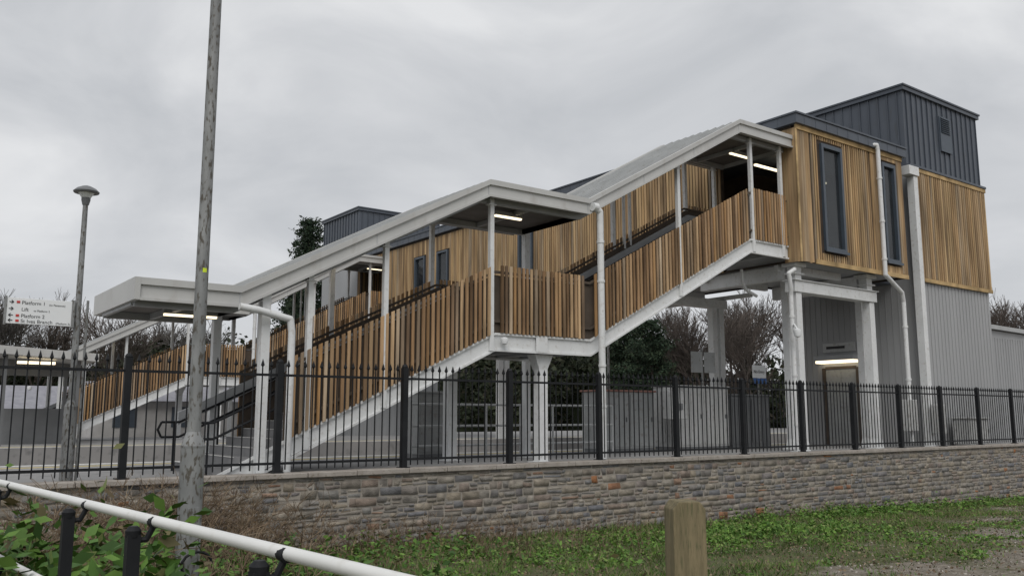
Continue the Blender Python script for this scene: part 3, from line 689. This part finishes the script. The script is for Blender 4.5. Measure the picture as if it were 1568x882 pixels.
for i,(t,t2,z,dx) in enumerate((('Platform 1','(to Penzance)',1.715,.36),('Lift','to Platform 2',1.61,.15),('Platform 2','',1.51,.3),('St Ives Branch','(Platform 3)',1.43,.47))):
    text(t,.078,(1.95,15.328,z),e,name='text_line_%d'%(i+1))
    if t2: text(t2,.042,(1.95+dx+.02,15.328,z),e,name='small_text_%d'%(i+1))
b=MB()
for z in (1.72,1.51,1.43): b.box(1.88,1.925,15.322,15.329,z+.01,z+.045)
b.build('rail_symbols','textred',e)
b=MB()
for z,s_ in ((1.715,1),(1.61,1),(1.51,-1),(1.43,-1)): b.beam((1.78,15.326,z+.03),(1.84,15.326,z+.03),.006,.01); b.beam((1.81-s_*.0,15.326,z+.055),(1.81+s_*.03,15.326,z+.03),.006,.01); b.beam((1.81,15.326,z+.005),(1.81+s_*.03,15.326,z+.03),.006,.01)
b.build('arrows','text',e)

# ------------------------------------------------------------------ foreground lamp column
e=empty('lamp_column'); lx,ly=2.48,8.13; zb=float(gz(lx,ly))
b=MB(); b.cyl((lx,ly,zb-.1),(lx,ly,-.26),.104,.104,24); b.cyl((lx,ly,-.26),(lx,ly,-.14),.104,.062,24); b.cyl((lx,ly,-.14),(lx,ly,6.2),.060,.046,24)
b.tube([(lx,ly,6.15),(lx+.1,ly-.1,6.4),(lx+.5,ly-.5,6.5)],.03)
b.build('column','galv',e,True)
b=MB(); b.cyl((lx,ly,-.275),(lx,ly,-.262),.107,.107,24); b.box(lx-.05,lx+.05,ly-.11,ly-.095,-1.5,-.8); b.build('door_and_collar','galv',e)
b=MB()
for k in range(7):
    a0=-1.75+.1*k; b.cyl((lx+.053*math.cos(a0),ly+.053*math.sin(a0),1.31),(lx+.053*math.cos(a0),ly+.053*math.sin(a0),1.35),.005,.005,6)
b.build('tag','tag',e)
b=MB(); b.beam((lx+.45,ly-.45,6.5),(lx+1.0,ly-1.0,6.5),.22,.1); b.build('lantern','cab_d',e,bevel=.03)
b=MB()
pts=[(lx+.03+.13*math.cos(t),ly-.17,-1.28+.11*math.sin(t)) for t in np.linspace(0,5.2,14)]
b.tube(pts,.012,6); b.build('cable_loop','black',e)

# ------------------------------------------------------------------ white handrail foreground
e=empty('ramp_handrail'); b=MB(); k_=MB()
def rp(t,z=-.5):
    F=6.8-4.02*t; R=-3.9+3.56*t
    return Vector((.598*F+.802*R,.802*F-.598*R,z))
b.tube([rp(-1.2),rp(-.4),rp(.3),rp(1.12)],.026,14)
b.tube([rp(-1.2,-1.03),rp(1.12,-1.03)],.024,14)
b.build('rails','white_rail',e,True)
for t in (-.6,-.25,.07,.41,.61,.86):
    p=rp(t); q=p+Vector((-.09,.02,0)); g0=float(gz(q.x,q.y))
    k_.box(q.x-.03,q.x+.03,q.y-.03,q.y+.03,g0-.1,-.56)
    k_.lathe((q.x,q.y,-.57),[(.035,0),(.038,.03),(.02,.05)],10)
    for z in (-.5,-1.03):
        k_.tube([(q.x,q.y,z-.09),(q.x+.06,q.y-.01,z-.085),(p.x,p.y,z-.02)],.014,8)
        k_.cyl((p.x-.0,p.y-.03,z-.004),(p.x,p.y+.03,z-.004),.029,.029,12)
k_.build('posts_and_brackets','black',e,True)

# ------------------------------------------------------------------ wooden bollard
b=MB(); W=.1
pr=[(-W,-2.2),(W,-2.2),(W,-.545),(W-.035,-.5),(-W+.035,-.5),(-W,-.545)]
b.extr(pr,-W,W)
o=b.build('wooden_bollard','post_wood',bevel=.008)
o.location=(4.06,3.71,0); o.rotation_euler=(0,0,math.radians(-36.7+6))

# ------------------------------------------------------------------ vegetation
n=420000
x=rng.uniform(-2,40,n); y=rng.uniform(3.5,14.75,n)
F_=.598*x+.802*y; R_=.802*x-.598*y
keep=(np.abs(R_/F_)<.66)&(F_>4)&(rng.random(n)<np.clip(30/F_-.2,.3,1))
bb=bare(x,y); cl=.5+.5*fbm(x*3.1+5,y*3.7)
keep&=(rng.random(n)<np.clip(1.05-bb*1.8,.04,1)*np.clip(.1+cl,0,1))
x=x[keep];y=y[keep];n=len(x); bb=bb[keep]
h=rng.gamma(3,.018,n)+.02; h*=np.where(y>14.2,1.8,1)*(1-.4*bb)*(.7+.6*np.clip(fbm(x*1.7,y*2.1+3),-.5,1)); w=rng.uniform(.005,.012,n)
a=rng.uniform(0,2*np.pi,n); lx_=rng.normal(0,.55,n)*h; ly_=rng.normal(0,.55,n)*h
z=gz(x,y)-.01
V=np.stack([np.stack([x-w*np.cos(a),y-w*np.sin(a),z],1),np.stack([x+w*np.cos(a),y+w*np.sin(a),z],1),np.stack([x+lx_,y+ly_,z+h],1)],1).reshape(-1,3)
np_mesh('grass',V,np.arange(3*n).reshape(-1,3),'blade')
def weedpatch(name,cx,cy,rx,ry,ncl,h0,h1,leaf,per=40,mat='leaf'):
    C=[]
    for _ in range(ncl):
        x=cx+random.gauss(0,rx); y=min(14.5,cy+random.gauss(0,ry)); r=random.uniform(.08,.28); h=random.uniform(h0,h1)
        z=float(gz(x,y))
        p=rng.normal(size=(per,3))*[r*.6,r*.6,h*.35]+[x,y,z+h*.5]; p[:,1]=np.minimum(p[:,1],14.7); p[:,2]=np.maximum(p[:,2],z+.01); C.append(p)
    V,F=leafquads(np.concatenate(C),leaf,.5,.4); return np_mesh(name,V,F,mat)
weedpatch('weeds',14.2,11.3,1.7,.9,260,.04,.2,.035)
weedpatch('weeds',21,13.6,2.5,.5,110,.05,.3,.04)
weedpatch('weeds',9.5,10.5,2.2,1.0,80,.03,.10,.03)
weedpatch('weeds',27,13.4,4,.6,110,.04,.16,.04)
weedpatch('weeds',16,8,3,1.4,90,.03,.12,.03)
weedpatch('nettles',1.2,7.9,.5,.7,110,.4,.95,.07,45,'leafd')
weedpatch('nettles',3.2,10.2,1.3,1.3,110,.1,.5,.05,35,'leafd')
weedpatch('nettles',6.6,12.6,1.8,.9,90,.1,.35,.04,30,'leafd')
def stems(name,cx,cy,rx,ry,n,h0,h1,mat='dead',br_=4,th=.007):
    b=MB()
    for _ in range(n):
        x=cx+random.gauss(0,rx);y=min(14.5,cy+random.gauss(0,ry));z=float(gz(x,y));h=random.uniform(h0,h1)
        p=Vector((x,y,z)); d=Vector((random.gauss(0,.3),random.gauss(0,.3),1)).normalized(); q=p
        for s_ in range(4):
            q2=q+d*h/4; b.cyl(q,q2,th*(1-s_*.2),th*(.8-s_*.2),3,False)
            for _b in range(br_):
                dd=(d+Vector((random.gauss(0,.8),random.gauss(0,.8),random.gauss(0,.4)))).normalized()*h*random.uniform(.08,.28)
                if (q2+dd).y<14.72: b.cyl(q2,q2+dd,.0045,.0025,3,False)
            q=q2; d=(d+Vector((random.gauss(0,.2),random.gauss(0,.2),-.05))).normalized()
            if q.y>14.4: d.y=-abs(d.y)
    return b.build(name,mat)
stems('dead_stems',4.2,13.9,.9,.5,330,.5,1.3)
stems('dead_stems',8.5,14.2,2.0,.25,170,.2,.6)
stems('dead_stems',2.0,10.0,1.0,1.3,200,.5,1.2)
stems('dead_stems',17,14.3,5,.2,140,.12,.4)
stems('dead_stems',8,12.3,2.8,1.2,200,.12,.35)
n=16000
x=rng.uniform(2,36,n);y=rng.uniform(4,14.6,n)
V,F=leafquads(np.stack([x,y,gz(x,y)+.03],1),.02,.7,.6)
np_mesh('leaf_litter',V,F,'dead')
n=60000
x=rng.uniform(6,36,n);y=rng.uniform(3.5,14,n); kk=rng.random(n)<bare(x,y)**1.5*1.3; x=x[kk];y=y[kk]
V,F=leafquads(np.stack([x,y,gz(x,y)+.006],1),.016,.8,.5)
np_mesh('gravel',V,F,'gravel')

def polar(px,F):
    R=(px-784)/1354*F; return .598*F+.802*R, .802*F-.598*R
def bare_tree_mesh(seed,H,mat_levels=6):
    rd=random.Random(seed); V=[];Fc=[]
    def seg(p,q,r0,r1,n=3):
        d=(q-p).normalized(); a=d.cross(Vector((.3,.2,1)))
        if a.length<1e-3: a=Vector((1,0,0))
        a.normalize(); c=d.cross(a); i=len(V)
        for P_,r in ((p,r0),(q,r1)):
            for k in range(n):
                t=2*math.pi*k/n; V.append(P_+a*math.cos(t)*r+c*math.sin(t)*r)
        for k in range(n): Fc.append((i+k,i+(k+1)%n,i+n+(k+1)%n,i+n+k))
    def grow(p,d,L,r,lev):
        q=p
        ns=3 if lev<4 else 2
        for s_ in range(ns):
            d=(d+Vector((rd.gauss(0,.13),rd.gauss(0,.13),rd.gauss(0,.08)+.07))).normalized()
            q2=q+d*L/ns; seg(q,q2,r*(1-.25*s_/ns),r*(1-.25*(s_+1)/ns)); q=q2
            if lev<mat_levels and (lev>0 or s_>0):
                ang=rd.uniform(.4,.95); ax=Vector((rd.gauss(0,1),rd.gauss(0,1),rd.gauss(0,.5))).normalized()
                nd=(d+ax*math.tan(ang)*.8).normalized(); grow(q,nd,L*rd.uniform(.55,.78),max(r*.5,.012),lev+1)
        if lev<mat_levels:
            for _ in range(2):
                ax=Vector((rd.gauss(0,1),rd.gauss(0,1),rd.gauss(0,.3))).normalized()
                grow(q,(d+ax*.5).normalized(),L*rd.uniform(.6,.82),max(r*.62,.012),lev+1)
    grow(Vector((0,0,0)),Vector((0,0,1)),H*.28,H*.018,0)
    return V,Fc
tm=[]
for s_ in range(4):
    V,Fc=bare_tree_mesh(s_+3,10,5)
    me=D.meshes.new('bare_tree_mesh'); me.from_pydata([tuple(v) for v in V],[],Fc); me.materials.append(M['twig2' if s_%2 else 'twig']); me.update(); tm.append(me)
def put_tree(px,F,top_z,i,wx=1.0):
    x,y=polar(px,F); zs=[v.co.z for v in tm[i].vertices]; hh=max(zs)
    o=D.objects.new('bare_tree',tm[i]); col.objects.link(o); o.location=(x,y,-2.2); k=(top_z+2.2)/hh; o.scale=(k*wx,k*wx,k); o.rotation_euler=(0,0,random.uniform(0,6.3))
def q_of(py,px=784):
    k=(441-py)/1340; return (k*.9895+.1447)/(.9895-k*.1447)
for px,py,F in ((5,440,78),(45,435,82),(95,470,85),(150,455,75),(200,480,88),(-40,440,80),(260,470,90),(330,480,85),(1050,446,78),(1085,452,74),(1120,432,78),(1150,440,72),(1175,448,82),(1200,455,86),(980,490,90),(560,480,90),(1522,450,80),(1545,438,84),(1570,440,88),(1600,455,80),(850,475,90)):
    put_tree(px,F,q_of(py)*F,random.randrange(4),random.uniform(.8,1.0))
C=[]
def top_py(px):
    pts=[(-150,510),(0,530),(100,535),(200,525),(440,515),(520,490),(700,490),(880,500),(960,485),(1020,500),(1060,555),(1180,560),(1260,530),(1400,530),(1800,530)]
    for (a_,b_),(c_,d_) in zip(pts[:-1],pts[1:]):
        if a_<=px<=c_: return b_+(d_-b_)*(px-a_)/(c_-a_)
    return 520
for _ in range(400):
    px=random.uniform(-150,1750); F=random.uniform(80,100); t=q_of(top_py(px)+random.gauss(0,9))*F
    cx,cy=polar(px,F); H=t+2.2; rr=random.uniform(1.4,2.8)
    z0=-2.2+random.random()**.6*(H-rr)
    m_=170; p=rng.normal(size=(m_,3)); p/=np.linalg.norm(p,axis=1)[:,None]; p*=rng.uniform(.55,1.05,m_)[:,None]*[rr,rr,rr*.9]
    C.append(p+[cx,cy,z0+rr*.3])
V,F=leafquads(np.concatenate(C),.27,.7); np_mesh('tree_belt',V,F,'green')
b=MB()
for px in range(-160,1780,30):
    F=97; x,y=polar(px,F); x2,y2=polar(px+32,F+random.uniform(-1,1)); t=q_of(top_py(px)+38)*F+random.uniform(-.6,.6); b.hexa([(x,y,-2.3),(x2,y2,-2.3),(x2+1,y2+1,-2.3),(x+1,y+1,-2.3),(x,y,t),(x2,y2,t),(x2+1,y2+1,t),(x+1,y+1,t)])
b.build('hedge','green')
def conifer(px,F,py,spread,seed):
    rd=np.random.default_rng(seed); x,y=polar(px,F); top=q_of(py)*F; H=top+2.2
    e=empty('conifer_tree'); b=MB(); b.cyl((x,y,-2.2),(x,y,top-.3),.22,.03,8,False)
    C=[]
    z=H*.18
    while z<H:
        f=1-z/H; L=spread*(f**.42)*rd.uniform(.5,1.15)+.1
        for k in range(6):
            a_=rd.uniform(0,6.28); l=L*rd.uniform(.5,1.15); up=rd.uniform(-.05,.45)
            p0=np.array([x,y,-2.2+z]); p1=p0+[l*math.cos(a_),l*math.sin(a_),l*up]
            b.cyl(tuple(p0),tuple(p1),.035,.012,3,False)
            m_=int(30+l*44); t=rd.uniform(.15,1,m_)[:,None]; C.append(p0+(p1-p0)*t+rd.normal(size=(m_,3))*[.15,.15,.10]*(1+.35*l))
        z+=.42
    b.build('trunk_and_limbs','bark',e)
    V,F_=leafquads(np.concatenate(C),.15,.35); np_mesh('needles',V,F_,'conif',e)
conifer(464,62,338,3.6,1); conifer(500,66,425,3.0,2); conifer(440,66,430,2.6,3); conifer(1000,72,490,3.4,4); conifer(960,76,485,3.4,5)

# ------------------------------------------------------------------ world, sun, camera
w=D.worlds.new('World'); scene.world=w; w.use_nodes=True; nt=w.node_tree; bg=nt.nodes['Background']
sky=N(nt,'ShaderNodeTexSky',sky_type='NISHITA'); sky.sun_disc=False
SE,SR=math.radians(48),math.radians(216)
sky.sun_elevation=SE; sky.sun_rotation=SR
tc=N(nt,'ShaderNodeTexCoord'); mp=N(nt,'ShaderNodeMapping'); mp.inputs['Scale'].default_value=(1.1,1.1,2.4)
nt.links.new(tc.outputs['Generated'],mp.inputs[0])
no=N(nt,'ShaderNodeTexNoise'); no.inputs['Scale'].default_value=2.6; no.inputs['Detail'].default_value=6; no.inputs['Roughness'].default_value=.52; no.inputs['Distortion'].default_value=.5
nt.links.new(mp.outputs[0],no.inputs['Vector'])
cr=ramp(nt,[(.32,(5.3,5.5,5.8)),(.5,(6.5,6.65,6.9)),(.66,(8.0,8.1,8.25))]); nt.links.new(no.outputs['Fac'],cr.inputs[0])
hs=N(nt,'ShaderNodeHueSaturation'); hs.inputs['Saturation'].default_value=.25; nt.links.new(sky.outputs[0],hs.inputs['Color'])
mx=N(nt,'ShaderNodeMix',data_type='RGBA'); mx.inputs['Factor'].default_value=.92
nt.links.new(hs.outputs[0],mx.inputs['A']); nt.links.new(cr.outputs[0],mx.inputs['B']); nt.links.new(mx.outputs['Result'],bg.inputs['Color'])
bg.inputs['Strength'].default_value=.1
sl=D.lights.new('sun','SUN'); sl.energy=1.5; sl.angle=math.radians(35); sl.color=(1,.97,.93); so=D.objects.new('sun',sl); col.objects.link(so)
dirv=Vector((.45,.62,-.85)).normalized(); so.rotation_euler=dirv.to_track_quat('-Z','Y').to_euler(); so.location=(0,-10,20)
cam=D.cameras.new('camera'); co=D.objects.new('camera',cam); col.objects.link(co); scene.camera=co
cam.sensor_width=36; cam.lens=36*1340/1568; cam.clip_end=3000; cam.clip_start=.05
co.location=(0,0,0); co.rotation_euler=(math.radians(90+8.32),0,math.radians(53.3-90))
scene.view_settings.view_transform='Standard'; scene.view_settings.look='None'; scene.view_settings.exposure=0
